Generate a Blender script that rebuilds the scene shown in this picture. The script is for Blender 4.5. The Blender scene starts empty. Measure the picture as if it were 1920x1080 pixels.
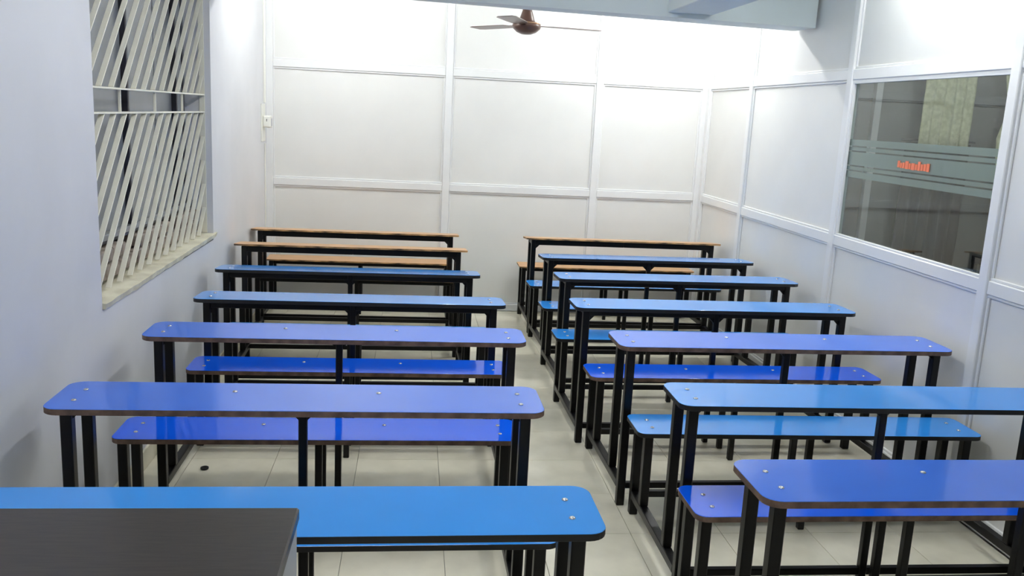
import bpy, bmesh, math, random
from mathutils import Matrix, Vector
random.seed(7)
scene = bpy.context.scene
COL = scene.collection

# ------------------------------------------------------------------ camera
F_PX, CAM_H = 1635.04, 1.7237
cam_d = bpy.data.cameras.new('camera'); cam = bpy.data.objects.new('camera', cam_d); COL.objects.link(cam)
cam_d.sensor_width = 36.0; cam_d.lens = F_PX / 1920.0 * 36.0; cam_d.clip_start = 0.02; cam_d.clip_end = 100
r_, u_, f_ = (Vector((0.99307, -0.1069, 0.04891)), Vector((-0.02687, 0.19864, 0.9797)), Vector((0.11444, 0.97423, -0.19439)))
cam.matrix_world = Matrix(((r_.x, u_.x, -f_.x, 0), (r_.y, u_.y, -f_.y, 0), (r_.z, u_.z, -f_.z, CAM_H), (0, 0, 0, 1)))
scene.camera = cam
# ------------------------------------------------------------------ world, exposure
w = bpy.data.worlds.new('world'); scene.world = w; w.use_nodes = True
w.node_tree.nodes['Background'].inputs[0].default_value = (0.02, 0.025, 0.035, 1)   # night outside
w.node_tree.nodes['Background'].inputs[1].default_value = 1.0
vs = scene.view_settings
vs.view_transform = 'Standard'; vs.look = 'None'; vs.gamma = 1.0; vs.use_curve_mapping = False
vs.exposure = 0.0
TUBE_POWER = 116.0            # radiance of the fluorescent tubes

# ------------------------------------------------------------------ materials
def lin(c):
    return tuple(((v/255)/12.92 if v/255 <= .04045 else ((v/255+.055)/1.055)**2.4) for v in c) + (1.0,)
def mat(name, col, rough=.5, metal=0., spec=.5, var=0., scale=8., bump=0., bscale=60., col2=None, stretch=None, coat=0.):
    m = bpy.data.materials.new(name); m.use_nodes = True
    nt = m.node_tree; b = nt.nodes['Principled BSDF']
    b.inputs['Roughness'].default_value = rough; b.inputs['Metallic'].default_value = metal
    b.inputs['Specular IOR Level'].default_value = spec
    b.inputs['Base Color'].default_value = lin(col)
    if coat: b.inputs['Coat Weight'].default_value = coat; b.inputs['Coat Roughness'].default_value = .05
    if var or col2 or bump:
        tc = nt.nodes.new('ShaderNodeTexCoord'); mp = nt.nodes.new('ShaderNodeMapping')
        nt.links.new(tc.outputs['Object'], mp.inputs['Vector'])
        if stretch: mp.inputs['Scale'].default_value = stretch
    if var or col2:
        n = nt.nodes.new('ShaderNodeTexNoise'); n.inputs['Scale'].default_value = scale; n.inputs['Detail'].default_value = 5
        nt.links.new(mp.outputs['Vector'], n.inputs['Vector'])
        rp = nt.nodes.new('ShaderNodeValToRGB')
        c1 = lin(col)
        c2 = lin(col2) if col2 else tuple(max(0, v*(1-var)) for v in c1[:3]) + (1,)
        rp.color_ramp.elements[0].position = .38; rp.color_ramp.elements[0].color = c2
        rp.color_ramp.elements[1].position = .62; rp.color_ramp.elements[1].color = c1
        nt.links.new(n.outputs['Fac'], rp.inputs['Fac']); nt.links.new(rp.outputs['Color'], b.inputs['Base Color'])
    if bump:
        n2 = nt.nodes.new('ShaderNodeTexNoise'); n2.inputs['Scale'].default_value = bscale; n2.inputs['Detail'].default_value = 4
        nt.links.new(mp.outputs['Vector'], n2.inputs['Vector'])
        bp = nt.nodes.new('ShaderNodeBump'); bp.inputs['Strength'].default_value = bump; bp.inputs['Distance'].default_value = .01
        nt.links.new(n2.outputs['Fac'], bp.inputs['Height']); nt.links.new(bp.outputs['Normal'], b.inputs['Normal'])
    return m
M = {}
M['paint'] = mat('lavender_white_paint', (226, 227, 231), .55, var=.05, scale=2.2, bump=.12, bscale=14)
M['ceil'] = mat('ceiling_white', (226, 234, 232), .7, var=.03, scale=3)
M['board'] = mat('white_partition_board', (236, 236, 233), .38, var=.025, scale=3)
M['alu'] = mat('white_powder_coated_aluminium', (240, 241, 241), .32, var=.02, scale=5)
M['tile'] = mat('grey_floor_tile', (240, 235, 214), .17, var=.10, scale=5, col2=(228, 223, 202))
M['grout'] = mat('grout', (176, 174, 164), .8)
M['black'] = mat('black_enamel_steel', (5, 5, 7), .36, spec=.3, var=.3, scale=30)
M['peri'] = mat('periwinkle_blue_laminate', (60, 118, 230), .12, spec=.45, var=.05, scale=3, bump=.015, bscale=3)
M['deep'] = mat('deep_blue_laminate', (14, 96, 240), .08, spec=.25, var=.05, scale=3, bump=.015, bscale=3)
M['sky'] = mat('sky_blue_laminate', (54, 150, 240), .09, spec=.5, var=.05, scale=3, bump=.015, bscale=3)
M['tan'] = mat('tan_laminate', (214, 164, 112), .3, var=.08, scale=10)
M['brown_edge'] = mat('brown_board_edge', (122, 98, 82), .6, col2=(84, 66, 56), scale=18)
M['black_edge'] = mat('black_edge_band', (18, 18, 20), .45, var=.3, scale=20)
M['worn_edge'] = mat('worn_tan_edge', (205, 160, 108), .55, col2=(70, 56, 42), scale=7, stretch=(1, 3, 3))
M['bolt'] = mat('steel_bolt', (205, 205, 205), .25, metal=1.)
M['cream'] = mat('cream_enamel', (250, 247, 230), .35, var=.05, scale=12)
M['sill'] = mat('cream_plaster_sill', (236, 232, 210), .6, col2=(214, 208, 184), scale=9, bump=.35, bscale=22)
M['frost'] = mat('grey_frosted_glass', (132, 135, 140), .22, var=.15, scale=3)
M['darkframe'] = mat('dark_window_frame', (34, 34, 44), .45)
M['brick'] = mat('dusty_brick', (170, 158, 146), .9, col2=(128, 114, 104), scale=16, bump=.4)
M['outwall'] = mat('outside_render', (120, 120, 120), .9)
M['wood'] = mat('dark_wenge_laminate', (50, 42, 37), .34, col2=(38, 31, 27), scale=5, stretch=(3, 30, 30), bump=.04, bscale=90)
M['greypanel'] = mat('light_grey_panel', (196, 198, 204), .45)
M['fan'] = mat('brown_fan_enamel', (96, 66, 56), .3, var=.2, scale=12)
M['fanlite'] = mat('bronze_trim', (176, 140, 112), .3, metal=.6)
M['plastic'] = mat('white_plastic', (240, 240, 232), .35)
M['hole'] = mat('black_socket', (8, 8, 8), .8)
M['curtain'] = mat('cream_lace_curtain', (222, 222, 190), .85, col2=(200, 202, 168), scale=26)
M['darkcurtain'] = mat('dark_brown_curtain', (44, 37, 36), .9, var=.2, scale=8)
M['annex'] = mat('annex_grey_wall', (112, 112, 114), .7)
M['orange'] = mat('orange_lettering', (240, 128, 92), .5)
M['tube_body'] = mat('tube_batten_white', (235, 235, 235), .4)

def emit(name, col, s):
    m = bpy.data.materials.new(name); m.use_nodes = True; nt = m.node_tree; nt.nodes.clear()
    e = nt.nodes.new('ShaderNodeEmission'); e.inputs[0].default_value = col; e.inputs[1].default_value = s
    o = nt.nodes.new('ShaderNodeOutputMaterial'); nt.links.new(e.outputs[0], o.inputs[0]); return m
M['tube'] = emit('fluorescent_tube', (1.0, .995, .98, 1), TUBE_POWER)

def glass_mat(name, tint, frost=0.):
    m = bpy.data.materials.new(name); m.use_nodes = True; nt = m.node_tree; nt.nodes.clear()
    tr = nt.nodes.new('ShaderNodeBsdfTransparent'); tr.inputs[0].default_value = tint
    gl = nt.nodes.new('ShaderNodeBsdfGlossy'); gl.inputs['Roughness'].default_value = .01; gl.inputs[0].default_value = (1, 1, 1, 1)
    fr = nt.nodes.new('ShaderNodeFresnel'); fr.inputs[0].default_value = 1.5
    ge = nt.nodes.new('ShaderNodeNewGeometry'); mr = nt.nodes.new('ShaderNodeMapRange')      # same Fresnel term on both faces of the thin pane
    mr.inputs['To Min'].default_value = 1.5; mr.inputs['To Max'].default_value = 1/1.5
    nt.links.new(ge.outputs['Backfacing'], mr.inputs['Value']); nt.links.new(mr.outputs[0], fr.inputs[0])
    mx = nt.nodes.new('ShaderNodeMixShader'); nt.links.new(fr.outputs[0], mx.inputs[0])
    nt.links.new(tr.outputs[0], mx.inputs[1]); nt.links.new(gl.outputs[0], mx.inputs[2])
    out = nt.nodes.new('ShaderNodeOutputMaterial')
    if frost:
        df = nt.nodes.new('ShaderNodeBsdfDiffuse'); df.inputs[0].default_value = (.33, .36, .35, 1)
        m2 = nt.nodes.new('ShaderNodeMixShader'); m2.inputs[0].default_value = frost
        nt.links.new(mx.outputs[0], m2.inputs[1]); nt.links.new(df.outputs[0], m2.inputs[2])
        nt.links.new(m2.outputs[0], out.inputs[0])
    else:
        nt.links.new(mx.outputs[0], out.inputs[0])
    return m
M['glass'] = glass_mat('clear_glass', (.90, .95, .93, 1))
M['film'] = glass_mat('frosted_film', (.9, .95, .93, 1), frost=.72)

# ------------------------------------------------------------------ helpers
def add_box(bm, lo, hi):
    vs_ = [bm.verts.new((x, y, z)) for x in (lo[0], hi[0]) for y in (lo[1], hi[1]) for z in (lo[2], hi[2])]
    for q in ((0, 1, 3, 2), (4, 6, 7, 5), (0, 4, 5, 1), (2, 3, 7, 6), (0, 2, 6, 4), (1, 5, 7, 3)):
        bm.faces.new([vs_[i] for i in q])
def link(name, me, parent=None, loc=(0, 0, 0), rot=(0, 0, 0)):
    o = bpy.data.objects.new(name, me); COL.objects.link(o); o.location = loc; o.rotation_euler = rot
    if parent: o.parent = parent
    return o
def finish(bm, name, mats, bevel=0., smooth=False, seg=1):
    if bevel:
        bmesh.ops.bevel(bm, geom=bm.edges[:], offset=bevel, segments=seg, affect='EDGES', clamp_overlap=True)
    bmesh.ops.recalc_face_normals(bm, faces=bm.faces[:])
    me = bpy.data.meshes.new(name); bm.to_mesh(me); bm.free()
    for m_ in (mats if isinstance(mats, (list, tuple)) else [mats]): me.materials.append(m_)
    if smooth:
        for p in me.polygons: p.use_smooth = True
    return me
_cache = {}
def bar(name, size, m, parent, loc, rot=(0, 0, 0), bevel=.003):
    """one square-section bar, plate or board; alike ones share their mesh"""
    k = (name, tuple(round(s, 4) for s in size), m.name, bevel)
    if k not in _cache:
        bm = bmesh.new(); h = [s/2 for s in size]; add_box(bm, (-h[0], -h[1], -h[2]), (h[0], h[1], h[2]))
        _cache[k] = finish(bm, name, m, min(bevel, min(size)*.3))
    return link(name, _cache[k], parent, loc, rot)
def span(name, lo, hi, m, parent=None, bevel=.002):
    return bar(name, [hi[i]-lo[i] for i in range(3)], m, parent, [(hi[i]+lo[i])/2 for i in range(3)], bevel=bevel)
def boxes(name, bl, m, parent=None, bevel=0.):
    bm = bmesh.new()
    for lo, hi in bl: add_box(bm, lo, hi)
    return link(name, finish(bm, name, m, bevel), parent)
def empty(name, loc=(0, 0, 0), rz=0.):
    o = bpy.data.objects.new(name, None); COL.objects.link(o); o.location = loc; o.rotation_euler = (0, 0, rz)
    o.empty_display_size = .1; return o
def tag(o, label, cat, group=None):
    o['label'] = label; o['category'] = cat
    if group: o['group'] = group
    return o
def struct(o, label=None):
    o['kind'] = 'structure'
    if label: o['label'] = label
    return o
def lathe(name, prof, m, parent=None, loc=(0, 0, 0), n=32, rot=(0, 0, 0)):
    bm = bmesh.new(); rings = []
    for r, z in prof:
        rings.append([bm.verts.new((r*math.cos(2*math.pi*i/n), r*math.sin(2*math.pi*i/n), z)) for i in range(n)])
    for a, b in zip(rings, rings[1:]):
        for i in range(n): bm.faces.new((a[i], a[(i+1) % n], b[(i+1) % n], b[i]))
    bm.faces.new(rings[0]); bm.faces.new(rings[-1][::-1])
    me = finish(bm, name, m, 0, True)
    return link(name, me, parent, loc, rot)

# ------------------------------------------------------------------ room dimensions
XL, XR, D, YF, ZC = -1.235, 2.519, 7.569, -1.6, 2.85
ZU, ZL = 2.052, 1.080                 # partition rails
X1, X2 = .2694, 1.5656                # posts of the back partition
YA, YB, YC = 6.5636, 5.0203, 3.5597   # posts of the right partition
S = .062                              # aluminium section width
WY0, WY1, WZ0, WZ1 = 3.585, 5.56, .87, 2.62   # window opening in the left wall

# floor with separate tiles
floor = boxes('floor', [((XL-.3, YF-.2, -.12), (XR+.1, D+.1, -.010))], M['grout'])
struct(floor, 'grey tiled floor with fine joints')
T = .4; gx0, gy0 = .156-T*4, 4.16-T*15
for i in range(11):
    for j in range(25):
        x0, y0 = gx0+i*T, gy0+j*T
        lo = (max(x0, XL), max(y0, YF)); hi = (min(x0+T, XR), min(y0+T, D))
        if hi[0]-lo[0] < .02 or hi[1]-lo[1] < .02 or hi[1] < 1.4: continue
        span('floor_tile', (lo[0]+.001, lo[1]+.001, -.010), (hi[0]-.001, hi[1]-.001, 0), M['tile'], floor, bevel=.0008)
span('floor_slab', (XL, YF, -.010), (XR, 1.158, -.001), M['tile'], floor)

# ceiling with its two beams
ceiling = struct(boxes('ceiling', [((XL-.3, YF-.2, ZC), (XR+.1, D+.1, ZC+.1))], M['ceil']), 'white ceiling')
bm = bmesh.new()
vv = []
for x, z5, z8 in ((XL-.01, 2.405, 2.432), (XR, 2.362, 2.371)):
    for y, z in ((5.55, z5), (5.88, z8)):
        vv += [bm.verts.new((x, y, z)), bm.verts.new((x, y, ZC))]
for q in ((0, 1, 3, 2), (4, 6, 7, 5), (0, 4, 5, 1), (2, 3, 7, 6), (0, 2, 6, 4), (1, 5, 7, 3)): bm.faces.new([vv[i] for i in q])
link('beam', finish(bm, 'beam', M['ceil']), ceiling)
span('beam', (1.545, YF, 2.40), (1.835, 5.55, ZC), M['ceil'], ceiling, bevel=.004)

# left wall with window opening
wt = .26
wall_left = struct(boxes('wall_left', [
    ((XL-wt, YF-.2, 0), (XL, WY0, ZC)), ((XL-wt, WY1, 0), (XL, D+.1, ZC)),
    ((XL-wt, WY0, 0), (XL, WY1, WZ0)), ((XL-wt, WY0, WZ1), (XL, WY1, ZC))], M['paint']), 'lavender white plastered side wall')
wall_front = struct(boxes('wall_front', [((XL-.3, YF-.12, 0), (XR+.1, YF, ZC))], M['paint']), 'plastered wall behind the viewer')
bb = struct(boxes('baseboard_left', [((XL, YF, 0), (XL+.012, D-.05, .095))], M['tile'], bevel=.002), 'tile skirting along the plastered wall')

# partition builder: posts, rails and boards as separate parts
def cells(wall, axis, plane, sign, posts, skip=()):
    """axis: coordinate that runs along the wall; plane: face of posts; sign: +1 if the wall body lies towards +"""
    def P(lo_a, hi_a, z0, z1, d0, d1):
        d0, d1 = sorted((plane+sign*d0, plane+sign*d1))
        return ((lo_a, d0, z0), (hi_a, d1, z1)) if axis == 'x' else ((d0, lo_a, z0), (d1, hi_a, z1))
    for p in posts:
        span('post', *P(p-S/2, p+S/2, 0, ZC, 0, .055), M['alu'], wall, bevel=.004)
    for a, b in zip(posts, posts[1:]):
        for z in (.031, ZL, ZU):
            span('rail', *P(a+S/2, b-S/2, z-S/2, z+S/2, .006, .05), M['alu'], wall, bevel=.004)
        zs = (.031, ZL, ZU, ZC)
        for k in range(3):
            if (round(a, 3), k) in skip: continue
            z0, z1 = zs[k]+S/2, (zs[k+1]-S/2 if k < 2 else ZC)
            span('panel', *P(a+S/2, b-S/2, z0, z1, .026, .038), M['board'], wall, bevel=.001)
            # glazing beads round the panel
            t = .014
            for lo_a, hi_a, q0, q1 in ((a+S/2, b-S/2, z0, z0+t), (a+S/2, b-S/2, z1-t, z1), (a+S/2, a+S/2+t, z0+t, z1-t), (b-S/2-t, b-S/2, z0+t, z1-t)):
                span('bead', *P(lo_a, hi_a, q0, q1, .014, .026), M['alu'], wall, bevel=.003)
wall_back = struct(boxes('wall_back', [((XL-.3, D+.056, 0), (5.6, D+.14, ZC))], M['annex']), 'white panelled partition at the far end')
cells(wall_back, 'x', D, 1, [XL+S/2-.012, X1, X2, XR-S/2+.02])
wall_right = struct(boxes('wall_right', [((XR+.056, YF-.1, 0), (XR+.062, YC, ZC)), ((XR+.056, YB, 0), (XR+.062, D, ZC)),
    ((XR+.056, YC, 0), (XR+.062, YB, ZL)), ((XR+.056, YC, ZU), (XR+.062, YB, ZC))], M['board']), 'white panelled partition with a glazed opening')
cells(wall_right, 'y', XR, 1, [-1.15, .45, 2.02, YC, YB, YA, D-S/2], skip={(round(YC, 3), 1)})

# glazed opening in the right partition
win2 = empty('window_2', (XR, (YB+YC)/2, ZL)); struct(win2, 'clear glass pane with frosted stripes in the partition')
def w2(name, lo, hi, m, bevel=.002):
    o = span(name, lo, hi, m, None, bevel); o.parent = win2
    o.location = Vector(o.location) - Vector(win2.location); return o
gy_0, gy_1, gz_0, gz_1 = YC+S/2, YB-S/2, ZL+S/2, ZU-S/2
w2('pane', (XR+.030, gy_0, gz_0), (XR+.034, gy_1, gz_1), M['glass'], bevel=0.0002)
for nm, a in (('bead', (gy_0, gz_0, gy_1, gz_0+.012)), ('bead', (gy_0, gz_1-.022, gy_1, gz_1)), ('bead', (gy_0, gz_0+.012, gy_0+.012, gz_1-.022)), ('bead', (gy_1-.016, gz_0+.012, gy_1, gz_1-.022))):
    w2(nm, (XR+.012, a[0], a[1]), (XR+.0295, a[2], a[3]), M['alu'])
zb = 1.462
for h, gap in ((.036, .008), (.020, .008), (.076, .008), (.020, .008), (.036, .0)):
    w2('frosted_stripe', (XR+.0348, gy_0+.001, zb), (XR+.0354, gy_1-.001, zb+h), M['film'], bevel=0)
    zb += h+gap
# blurred orange lettering on the band (illegible in the photograph)
bm = bmesh.new(); yy = 4.425
for hgt, wd, off in ((.026, .022, .006), (.02, .016, .004), (.022, .02, .004), (.03, .03, .002), (.022, .018, .003), (.026, .03, 0), (.022, .02, .002), (.034, .022, 0), (.024, .02, .002), (.026, .022, .002), (.03, .024, 0)):
    add_box(bm, (XR+.027, yy-wd, 1.546+off), (XR+.029, yy, 1.546+off+hgt*1.35)); yy -= wd+.005
let = link('lettering', finish(bm, 'lettering', M['orange']), win2); let.location = -Vector(win2.location); let['label'] = 'small blurred orange lettering on the glass'

# annex room behind the glass
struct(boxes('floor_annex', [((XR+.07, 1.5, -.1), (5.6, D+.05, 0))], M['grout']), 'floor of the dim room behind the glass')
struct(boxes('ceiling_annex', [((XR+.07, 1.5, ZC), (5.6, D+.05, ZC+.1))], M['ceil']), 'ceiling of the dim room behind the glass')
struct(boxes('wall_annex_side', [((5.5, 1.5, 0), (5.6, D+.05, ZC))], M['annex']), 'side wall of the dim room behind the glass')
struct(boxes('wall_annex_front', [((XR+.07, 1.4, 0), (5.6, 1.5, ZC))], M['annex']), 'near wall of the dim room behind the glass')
span('post', (4.1-S/2, D, 0), (4.1+S/2, D+.055, ZC), M['greypanel'], wall_back)

# ------------------------------------------------------------------ left window: grill, sill, sliding panes
win1 = empty('window_1', (XL, (WY0+WY1)/2, WZ0)); struct(win1, 'barred window with slanted cream grill strips')
def w1(o):
    o.parent = win1; o.location = Vector(o.location) - Vector(win1.location); return o
GX = XL-.052
# sill with an irregular plaster edge
bm = bmesh.new(); n = 40; top = []; bot = []; bk = []; bkb = []
for i in range(n+1):
    y = WY0+.004+(WY1-WY0+.05)*i/n
    e = .014+.002*math.sin(i*1.7)+.004*random.random()
    zt = .905+.014*i/n
    yb = min(y, WY1-.004)
    top.append(bm.verts.new((XL+e, y, zt-.008))); bot.append(bm.verts.new((XL+e-.006, y, zt-.030-.006*random.random())))
    bk.append(bm.verts.new((XL-.25, yb, zt+.004))); bkb.append(bm.verts.new((XL-.25, yb, zt-.03)))
for i in range(n):
    bm.faces.new((top[i], top[i+1], bk[i+1], bk[i])); bm.faces.new((top[i], bot[i], bot[i+1], top[i+1])); bm.faces.new((bot[i], bkb[i], bkb[i+1], bot[i+1])); bm.faces.new((bk[i], bk[i+1], bkb[i+1], bkb[i]))
bm.faces.new((top[0], bk[0], bkb[0], bot[0])); bm.faces.new((top[n], bot[n], bkb[n], bk[n]))
w1(link('sill', finish(bm, 'sill', M['sill'])))
def strip(y0, z0, y1, z1):
    """flat steel strip set edge-on between two points of the grill plane, clipped to the opening by the caller"""
    L = math.hypot(y1-y0, z1-z0); a = math.atan2(y1-y0, z1-z0)
    bm = bmesh.new(); add_box(bm, (-.0115, -.0025, -L/2), (.0115, .0025, L/2))
    me = finish(bm, 'grill_bar', M['cream'], .001)
    return w1(link('grill_bar', me, None, (GX, (y0+y1)/2, (z0+z1)/2), (-a, 0, 0)))
ya, yb_ = WY0+.006, WY1-.006
zm0, zm1 = 1.650, 1.752
def clipped(y, z, up, zlim):
    # 45 degree strip from (y,z), going up towards +y or down towards -y
    s = 1 if up else -1
    L = abs(zlim-z)
    if up: L = min(L, yb_-y)
    else: L = min(L, y-ya)
    if L > .04: strip(y, z, y+s*L, z+s*L)
y = 3.797-.150*12
while y < yb_-.05:
    if y >= ya+.01: clipped(y, zm1+.006, True, WZ1)
    else:                                        # starts on the near jamb
        z = zm1+.006+(ya-y)
        if z < WZ1-.05: clipped(ya, z, True, WZ1)
    y += .150
y = 3.823-.144*2
while y < 7.0:
    if y <= yb_-.01: clipped(y, zm0-.006, False, .915)
    else:
        z = zm0-.006-(y-yb_)
        if z > .96: clipped(yb_, z, False, .915)
    y += .144
for z in (zm0, zm1): w1(span('grill_rail', (GX-.016, WY0+.001, z-.004), (GX+.016, WY1-.001, z+.004), M['cream'], bevel=.001))
for yv in (4.051, 4.577, 5.091): w1(span('grill_spacer', (GX-.006, yv-.003, zm0+.004), (GX+.006, yv+.003, zm1-.004), M['cream'], bevel=.001))
for yv in (WY0+.004, WY1-.004): w1(span('grill_side', (GX-.016, yv-.003, .915), (GX+.016, yv+.003, WZ1), M['cream'], bevel=.001))
# brick course and sliding frosted panes behind the grill
PX = XL-.125
yb0 = WY0+.004
k = 0
while yb0 < WY1-.03:
    L = min(.19, WY1-.004-yb0)
    w1(span('brick', (PX-.05, yb0, .93), (PX+.036+.004*(k % 3), yb0+L-.010, .985+.004*((k*5) % 3)), M['brick'], bevel=.006))
    if k % 4 != 3: w1(span('brick', (PX-.05, yb0+.05, 1.002), (PX+.030+.004*((k*2) % 3), min(yb0+L+.04, WY1-.006), 1.058+.005*((k*3) % 3)), M['brick'], bevel=.006))
    yb0 += .19; k += 1
panes = [(WY0+.004, 3.95, 0), (3.95, 4.40, .02), (4.40, 4.86, 0), (4.86, 5.26, .02), (5.26, 5.41, 0), (5.41, WY1-.004, .02)]
for a, b, dx in panes:
    w1(span('pane', (PX-.01-dx, a+.014, 1.115), (PX-.004-dx, b-.014, WZ1-.01), M['frost'], bevel=0.0005))
for yv in (4.40, 5.26, 5.41): w1(span('stile', (PX-.034, yv-.011, 1.09), (PX+.003, yv+.011, WZ1-.01), M['darkframe']))
for yv in (3.95, 4.86): w1(span('stile', (PX-.034, yv-.012, 1.09), (PX, yv+.012, WZ1-.01), M['frost']))
w1(span('track', (PX-.04, WY0+.004, 1.088), (PX+.012, WY1-.004, 1.115), M['frost']))
w1(span('track', (PX-.03, WY0+.004, 1.072), (PX+.004, WY1-.004, 1.0875), M['darkframe']))
struct(boxes('wall_outside', [((XL-.40, WY0-.3, .3), (XL-.34, WY1+.3, ZC))], M['outwall']), 'grey masonry right outside the barred window')

# ------------------------------------------------------------------ fluorescent tube lights (above the frame)
def tube_light(loc, rz, label, L=1.2, p=1.):
    mt = M['tube'] if p == 1. else emit('fluorescent_tube_bright', (1.0, .995, .98, 1), TUBE_POWER*p)
    t = tag(empty('tube_light', loc, rz), label, 'light', 'fluorescent tube lights')
    bar('batten', (L+.04, .045, .04), M['tube_body'], t, (0, 0, .045))
    for s in (-1, 1): bar('end_cap', (.02, .03, .055), M['tube_body'], t, (s*(L/2+.01), 0, .0))
    lathe('tube', [(.0135, -L/2), (.0135, L/2)], mt, t, (0, 0, 0), 12, (0, math.pi/2, 0))
    return t
tube_light((1.90, 6.55, ZC-.066), 0, 'fluorescent tube on the ceiling behind the cross beam near the partition corner', p=1.4)
tube_light((-.50, 6.45, ZC-.066), 0, 'fluorescent tube on the ceiling behind the cross beam near the plastered wall', p=1.0)
tube_light((2.30, 3.9, ZC-.066), math.pi/2, 'fluorescent tube on the ceiling along the glazed partition')
tube_light((.30, 3.7, ZC-.066), math.pi/2, 'fluorescent tube on the ceiling above the middle aisle', p=1.2)
tube_light((-.1, 1.1, ZC-.066), 0, 'fluorescent tube on the ceiling above the teacher table', p=1.05)
tube_light((4.3, 5.2, ZC-.066), 0, 'fluorescent tube on the ceiling of the dim room', L=.6, p=2.6)

# ------------------------------------------------------------------ school desks with attached benches
def rounded_top(name, L, W, t, r, m_top, m_edge):
    """board with rounded plan corners, laminate on top, edge band round it (local: x centred, y from 0, top at z=0)"""
    pts = []
    for cx, cy, a0 in ((L/2-r, r, -90), (L/2-r, W-r, 0), (-L/2+r, W-r, 90), (-L/2+r, r, 180)):
        for k in range(7):
            a = math.radians(a0+15*k); pts.append((cx+r*math.cos(a), cy+r*math.sin(a)))
    bm = bmesh.new(); e = .0012
    def ring(off, z):
        c = (0, W/2)
        return [bm.verts.new((x-math.copysign(off, x-c[0]), y-math.copysign(off, y-c[1]), z)) for x, y in pts]
    r0 = ring(e, 0); r1 = ring(0, -e); r2 = ring(0, -t+e); r3 = ring(e, -t)
    n = len(pts)
    f = bm.faces.new(r0); f.material_index = 0
    for a, b, mi in ((r0, r1, 0), (r1, r2, 1), (r2, r3, 1)):
        for i in range(n): q = bm.faces.new((a[i], b[i], b[(i+1) % n], a[(i+1) % n])); q.material_index = mi
    q = bm.faces.new(r3[::-1]); q.material_index = 1
    return finish(bm, name, [m_top, m_edge])
bolt_bm = None
def bolt(parent, x, y):
    if 'bolt' not in _cache:
        prof = [(.0085, 0), (.0085, .001), (.007, .003), (.004, .0042), (.0005, .0045)]
        o = lathe('bolt', prof, M['bolt'], parent, (x, y, 0), 12); _cache['bolt'] = o.data; return o
    return link('bolt', _cache['bolt'], parent, (x, y, 0))
LEG, MID = .036, .028
BATCH = {  # desk length, width, bench length, width, desk h, bench h, bench offset, materials
    'peri': dict(Ld=1.572, wd=.286, Lb=1.562, wb=.250, hd=.762, hb=.456, dy=.536, top='peri', seat='deep', edge='brown_edge', t=.021, r=.050),
    'sky': dict(Ld=1.556, wd=.273, Lb=1.540, wb=.244, hd=.760, hb=.451, dy=.541, top='sky', seat='sky', edge='black_edge', t=.020, r=.045),
    'bright': dict(Ld=1.556, wd=.273, Lb=1.540, wb=.244, hd=.760, hb=.451, dy=.541, top='sky', seat='sky', edge='black_edge', t=.020, r=.045),
    'tan': dict(Ld=1.582, wd=.273, Lb=1.540, wb=.246, hd=.784, hb=.460, dy=.540, top='tan', seat='tan', edge='worn_edge', t=.013, r=.02),
}
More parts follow.
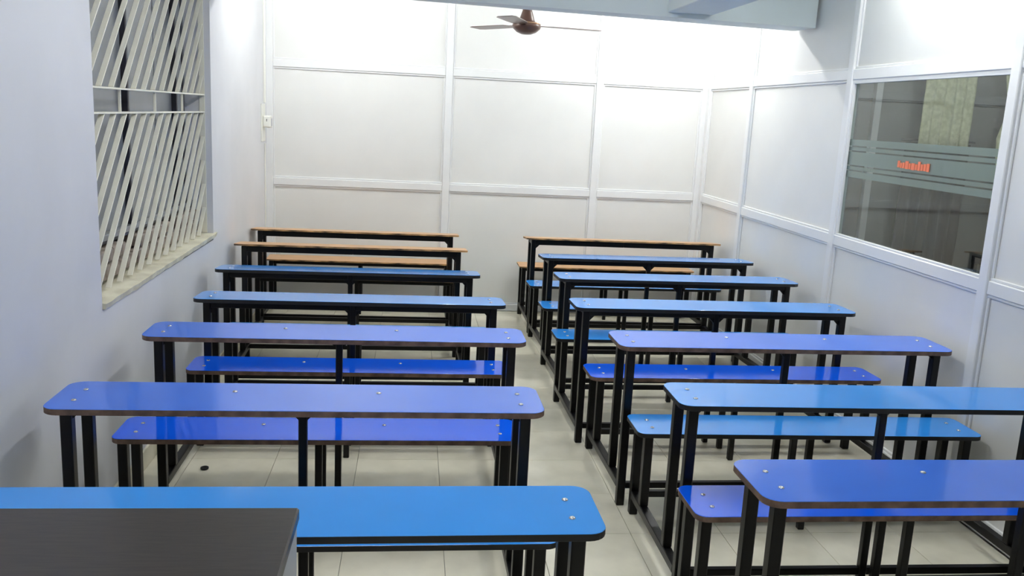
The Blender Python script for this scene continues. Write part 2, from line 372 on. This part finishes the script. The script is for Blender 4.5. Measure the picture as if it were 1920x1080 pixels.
def bench_desk(x, y, a, batch, label, ext=0., sx=0., wd=None, bars=(1, 1), tilt=0.):
    B = dict(BATCH[batch])
    if wd: B['wd'] = wd
    t = tag(empty('bench_desk', (x, y, 0), a), label, 'desk', 'school desks with attached benches')
    Ld = B['Ld']+ext; cx = -ext/2
    kd = ('dt', batch, round(Ld, 3), B['wd'])
    if kd not in _cache: _cache[kd] = rounded_top('desk_top', Ld, B['wd'], B['t'], B['r'], M[B['top']], M[B['edge']])
    kb = ('bs', batch)
    if kb not in _cache: _cache[kb] = rounded_top('bench_seat', B['Lb'], B['wb'], B['t'], B['r']*.8, M[B['seat']], M[B['edge']])
    dt = link('desk_top', _cache[kd], t, (cx, 0, B['hd']), (-math.atan(tilt/B['wd']), 0, 0)); bs = link('bench_seat', _cache[kb], t, (sx, B['dy'], B['hb']))
    if batch != 'tan':
        for q, L, W in ((dt, Ld, B['wd']), (bs, B['Lb'], B['wb'])):
            for s in (-1, 1):
                for yv in (.30, .68): bolt(q, s*(L/2-.075), W*yv)
            for xv in ((-.24, .24) if batch == 'peri' else ()): bolt(q, xv, W*.66)
    fy, ry = .062, B['wd']-.045                       # desk legs
    bf, br = B['dy']+.045, .742                      # bench legs
    lx = Ld/2-.062; zr = .095                        # floor rail height (centre)
    under_d, under_b = B['hd']-B['t']-.0005, B['hb']-B['t']-.0005
    drop = lambda yv: tilt*(yv+LEG/2)/B['wd']          # the top slopes a little towards the bench
    for s in (-1, 1):
        X = cx+s*lx
        Xb = X
        def leg(nm, yv, z0, z1): bar(nm, (LEG, LEG, z1-z0), M['black'], t, (X, yv, (z0+z1)/2))
        leg('desk_leg', fy, 0, under_d-drop(fy)); leg('desk_leg', ry, zr+LEG/2, under_d-drop(ry))
        leg('bench_leg', bf, zr+LEG/2, under_b); leg('bench_leg', br, 0, under_b)
        bar('floor_rail', (LEG, br-fy-LEG, LEG), M['black'], t, (X, (fy+br)/2, zr))
        bar('top_bracket', (LEG*.8, ry-fy-LEG, .026), M['black'], t, (X, (fy+ry)/2, under_d-.013-drop(ry)))
        bar('seat_bracket', (LEG*.8, br-bf-LEG, .026), M['black'], t, (X, (bf+br)/2, under_b-.013))
    # middle legs
    if batch != 'tan': bar('desk_leg', (MID, MID, under_d-drop(fy)), M['black'], t, (cx, fy, (under_d-drop(fy))/2))
    for yv in (bf, br): bar('bench_leg', (MID, MID, under_b), M['black'], t, (cx, yv, under_b/2))
    # bars across
    for yv in [v_ for v_, k_ in zip((fy, br), bars) if k_]:
        for s in (-1, 1):
            x0, x1 = sorted((cx+s*MID/2*(batch != 'tan' or yv == br), cx+s*(lx-LEG/2)))
            bar('cross_bar', (x1-x0, .028, .028), M['black'], t, ((x0+x1)/2, yv, zr))
    for s in (-1, 1):
        x0, x1 = sorted((cx+s*MID/2*(batch != 'tan'), cx+s*(lx-LEG/2))); xm = (x0+x1)/2
        if batch == 'tan':
            bar('top_frame', (x1-x0, .03, .040), M['black'], t, (xm, fy, under_d-.020-drop(fy)))
        elif batch == 'sky':
            bar('top_frame', (x1-x0, .028, .030), M['black'], t, (xm, fy-.006, under_d-.015-drop(fy)))
        else:
            bar('top_frame', (x1-x0, .025, .022), M['black'], t, (xm, .16, under_d-.011))
        bar('seat_frame', (x1-x0, .025, .030 if batch == 'tan' else .018), M['black'], t, (xm, bf+.0 if batch == 'tan' else (bf+br)/2, under_b-(.015 if batch == 'tan' else .009)))
    if batch != 'tan': bar('top_bracket', (MID*.9, .13, .024), M['black'], t, (cx, fy+MID/2+.065, under_d-.012-drop(fy+.13)))
    bar('seat_bracket', (MID*.9, br-bf-MID, .022), M['black'], t, (cx, (bf+br)/2, under_b-.011))
    # weld gussets at the leg heads
    if 'gus' not in _cache:
        bm = bmesh.new(); g = .03
        A = [bm.verts.new((0, yv, 0)) for yv in (-.004, .004)]; Bv = [bm.verts.new((g, yv, 0)) for yv in (-.004, .004)]; C = [bm.verts.new((0, yv, -g)) for yv in (-.004, .004)]
        bm.faces.new((A[0], Bv[0], C[0])); bm.faces.new((A[1], C[1], Bv[1])); bm.faces.new((A[0], A[1], Bv[1], Bv[0])); bm.faces.new((A[0], C[0], C[1], A[1])); bm.faces.new((Bv[0], Bv[1], C[1], C[0]))
        _cache['gus'] = finish(bm, 'gusset', M['black'])
    for X, rz in ((cx-lx+LEG/2, 0), (cx+lx-LEG/2, math.pi), (cx+MID/2, 0), (cx-MID/2, math.pi))[:(2 if batch == 'tan' else 4)]:
        link('gusset', _cache['gus'], t, (X, fy, under_d-drop(fy)-{'tan': .0405, 'sky': .0305}.get(batch, 0)), (0, 0, rz))
    return t
UNITS = [
    (1.683, 6.742, .000, 'tan', 'tan topped black frame desk with bench, rearmost of the row beside the glazed partition', 0, 0, None, (1, 1), 0.026),
    (1.688, 5.963, .032, 'sky', 'sky blue desk with bench directly in front of the tan desk beside the panelled partition', 0, 0, None, (1, 1), 0.014),
    (1.678, 5.183, .030, 'sky', 'sky blue desk with bench, third from the back in the right hand row', 0, 0, None, (1, 1), 0.006),
    (1.636, 4.366, .017, 'sky', 'sky blue desk with bench, fourth from the back in the right hand row', 0, 0, None, (1, 1), 0.004),
    (1.697, 3.596, .014, 'peri', 'periwinkle desk with brown edges and deep blue bench, third from the front on the right', 0, 0),
    (1.725, 2.812, -.003, 'bright', 'bright sky blue desk with black edges, second from the front on the right', 0, 0),
    (1.741, 2.052, .006, 'peri', 'periwinkle desk with brown edges, frontmost of the right hand row', .012, 0),
    (-.295, 1.872, .008, 'bright', 'sky blue desk with bench, frontmost of the left row behind the dark teacher table', 0, 0),
    (-.331, 2.712, .006, 'peri', 'periwinkle desk with brown edges, second from the front in the left row', .02, 0, None, (1, 0)),
    (-.282, 3.605, .006, 'peri', 'periwinkle desk with brown edges and deep blue bench, third from the front on the left', .035, 0, .262, (0, 1)),
    (-.288, 4.352, .010, 'sky', 'sky blue desk with bench, fourth from the front in the left row', .01, 0, None, (1, 1), 0.015),
    (-.361, 5.171, .020, 'sky', 'sky blue desk with bench, third from the back in the left row', .01, 0, None, (1, 1), 0.021),
    (-.408, 5.985, .010, 'tan', 'tan desk with worn edge, second from the back in the left row', 0, 0, None, (1, 1), 0.025),
    (-.433, 6.742, .004, 'tan', 'tan desk with worn edge, rearmost of the left row against the far partition', 0, 0, None, (1, 1), 0.024),
]
for u in UNITS: bench_desk(*u)

# ------------------------------------------------------------------ teacher's table
tt = tag(empty('teacher_table', (-.70, 1.40, 0)), 'dark wood grained teacher table with a light grey side panel in the foreground', 'table')
bar('table_top', (.96, .66, .028), M['wood'], tt, (0, 0, .886), bevel=.004)
for s in (-1, 1): bar('side_panel', (.02, .64, .872), M['greypanel'], tt, (s*.466, 0, .436), bevel=.002)
bar('modesty_panel', (.912, .018, .60), M['greypanel'], tt, (0, .28, .572), bevel=.002)

# ------------------------------------------------------------------ ceiling fan
fan = tag(empty('ceiling_fan', (.775, 6.5, 2.350)), 'brown ceiling fan hanging behind the white cross beam', 'fan')
lathe('motor_housing', [(.005, -.052), (.035, -.050), (.07, -.036), (.098, -.012), (.106, .006), (.100, .020), (.07, .028)], M['fan'], fan)
lathe('trim_ring', [(.1005, .0201), (.102, .024), (.078, .034), (.0705, .0342)], M['fanlite'], fan)
lathe('lower_canopy', [(.064, .0345), (.056, .05), (.040, .10), (.030, .13), (.018, .135)], M['fan'], fan)
lathe('down_rod', [(.011, .1355), (.011, ZC-2.350-.06)], M['fan'], fan, n=12)
lathe('ceiling_cup', [(.03, ZC-2.350-.06), (.06, ZC-2.350-.02), (.06, ZC-2.350-.001)], M['fan'], fan)
for k in range(3):
    a = math.radians(8+120*k)
    bm = bmesh.new(); prev = None
    for x, wd in ((.10, .022), (.16, .026), (.19, .058), (.30, .066), (.52, .070), (.56, .05)):
        cur = [bm.verts.new((x, s*wd, (.003 if s > 0 else -.003)*(1 if x > .18 else .3)+z)) for z in (.010, .014) for s in (-1, 1)]
        if prev:
            for i, j in ((0, 1), (1, 3), (3, 2), (2, 0)): bm.faces.new((prev[i], prev[j], cur[j], cur[i]))
        else: bm.faces.new((cur[0], cur[1], cur[3], cur[2]))
        prev = cur
    bm.faces.new((prev[0], prev[2], prev[3], prev[1]))
    link('blade', finish(bm, 'blade', M['fan']), fan, (0, 0, 0), (0, 0, a))

# ------------------------------------------------------------------ small things
sb = tag(empty('socket_board', (XL, 7.36, 1.40)), 'white socket plate with an adaptor plugged in near the far corner', 'socket')
bar('plate', (.012, .15, .30), M['plastic'], sb, (.006, 0, .165))
ad = bar('adaptor', (.062, .085, .095), M['plastic'], sb, (.044, -.015, .175), bevel=.008)
bar('socket_hole', (.004, .012, .02), M['hole'], ad, (.0, -.0415, .012), bevel=.0005)
bar('cover_label', (.003, .05, .06), M['greypanel'], ad, (.032, 0, -.004), bevel=.0005)
cd = bar('cable_conduit', (.018, .022, 1.13), M['plastic'], None, (XL+.009, 7.42, 2.285), bevel=.004); tag(cd, 'white cable conduit rising from the socket plate to the ceiling', 'conduit')
cd2 = bar('cable_conduit', (.012, .014, 1.28), M['plastic'], None, (XL+.006, 7.45, .757), bevel=.003); tag(cd2, 'thin white conduit running down from the socket plate', 'conduit')

# curtains in the annex (wavy cloth with thickness)
def curtain(name, x0, x1, z0, z1, y, amp, waves, m, label, taper=None):
    bm = bmesh.new(); n, k = waves*10, 8; rows = []
    for j in range(k+1):
        z = z0+(z1-z0)*j/k; row = []
        for i in range(n+1):
            f = i/n; xs = x0+(x1-x0)*f
            if taper: xs = x0+taper(j/k)*(1-f)+(x1-x0)*f
            row.append((xs, y+amp*math.sin(2*math.pi*waves*f+.35*math.sin(3*j))*(1-.3*j/k), z+.006*math.sin(9*f*waves)*(j == 0)))
        rows.append(row)
    front = [[bm.verts.new(p) for p in r] for r in rows]; back = [[bm.verts.new((p[0], p[1]+.004, p[2])) for p in r] for r in rows]
    for j in range(k):
        for i in range(n):
            bm.faces.new((front[j][i], front[j][i+1], front[j+1][i+1], front[j+1][i])); bm.faces.new((back[j][i], back[j+1][i], back[j+1][i+1], back[j][i+1]))
    for i in range(n):
        bm.faces.new((front[0][i], back[0][i], back[0][i+1], front[0][i+1])); bm.faces.new((front[k][i], front[k][i+1], back[k][i+1], back[k][i]))
    for j in range(k):
        bm.faces.new((front[j][0], front[j+1][0], back[j+1][0], back[j][0])); bm.faces.new((front[j][n], back[j][n], back[j+1][n], front[j+1][n]))
    return tag(link(name, finish(bm, name, m, 0, True)), label, 'curtain')
curtain('lace_curtain', 4.425, 4.90, 1.612, 2.62, 7.40, .018, 5, M['curtain'], 'short cream lace curtain seen through the glass pane')
curtain('side_curtain', 5.16, 5.42, 1.2, 2.62, 7.36, .02, 3, M['curtain'], 'cream curtain gathered at the far right edge of the glass pane', taper=lambda q: .03*math.sin(q*14))
curtain('long_curtain', 4.34, 4.96, .05, 1.66, 7.46, .03, 6, M['darkcurtain'], 'long dark brown curtain seen low through the glass pane')
rod = lathe('curtain_rod', [(.009, 0), (.009, .70)], M['darkframe'], None, (4.30, 7.46, 1.68), 12, (0, math.pi/2, 0)); tag(rod, 'thin dark curtain rod below the lace curtain', 'curtain rod')
ch = tag(empty('dark_chair', (3.85, 5.36, 0)), 'dark chair in the dim room, its back rising above the glass sill', 'chair')
for yv in (-.19, .0, .19): bar('back_post', (.03, .03, .50), M['darkframe'], ch, (0, yv, .68))
bar('back_rail', (.032, .42, .05), M['darkframe'], ch, (0, 0, .905))
bar('seat', (.42, .42, .04), M['darkframe'], ch, (.22, 0, .45))
for xx in (.03, .40):
    for yv in (-.19, .19): bar('leg', (.03, .03, .43), M['darkframe'], ch, (xx, yv, .215))

cap = lathe('bottle_cap', [(.006, .001), (.017, .001), (.019, .004), (.019, .010), (.0165, .011), (.0155, .006), (.001, .005)], M['hole'], None, (-.955, 4.03, 0), 20)
tag(cap, 'small dark round cap lying on the floor near the plastered wall', 'cap')
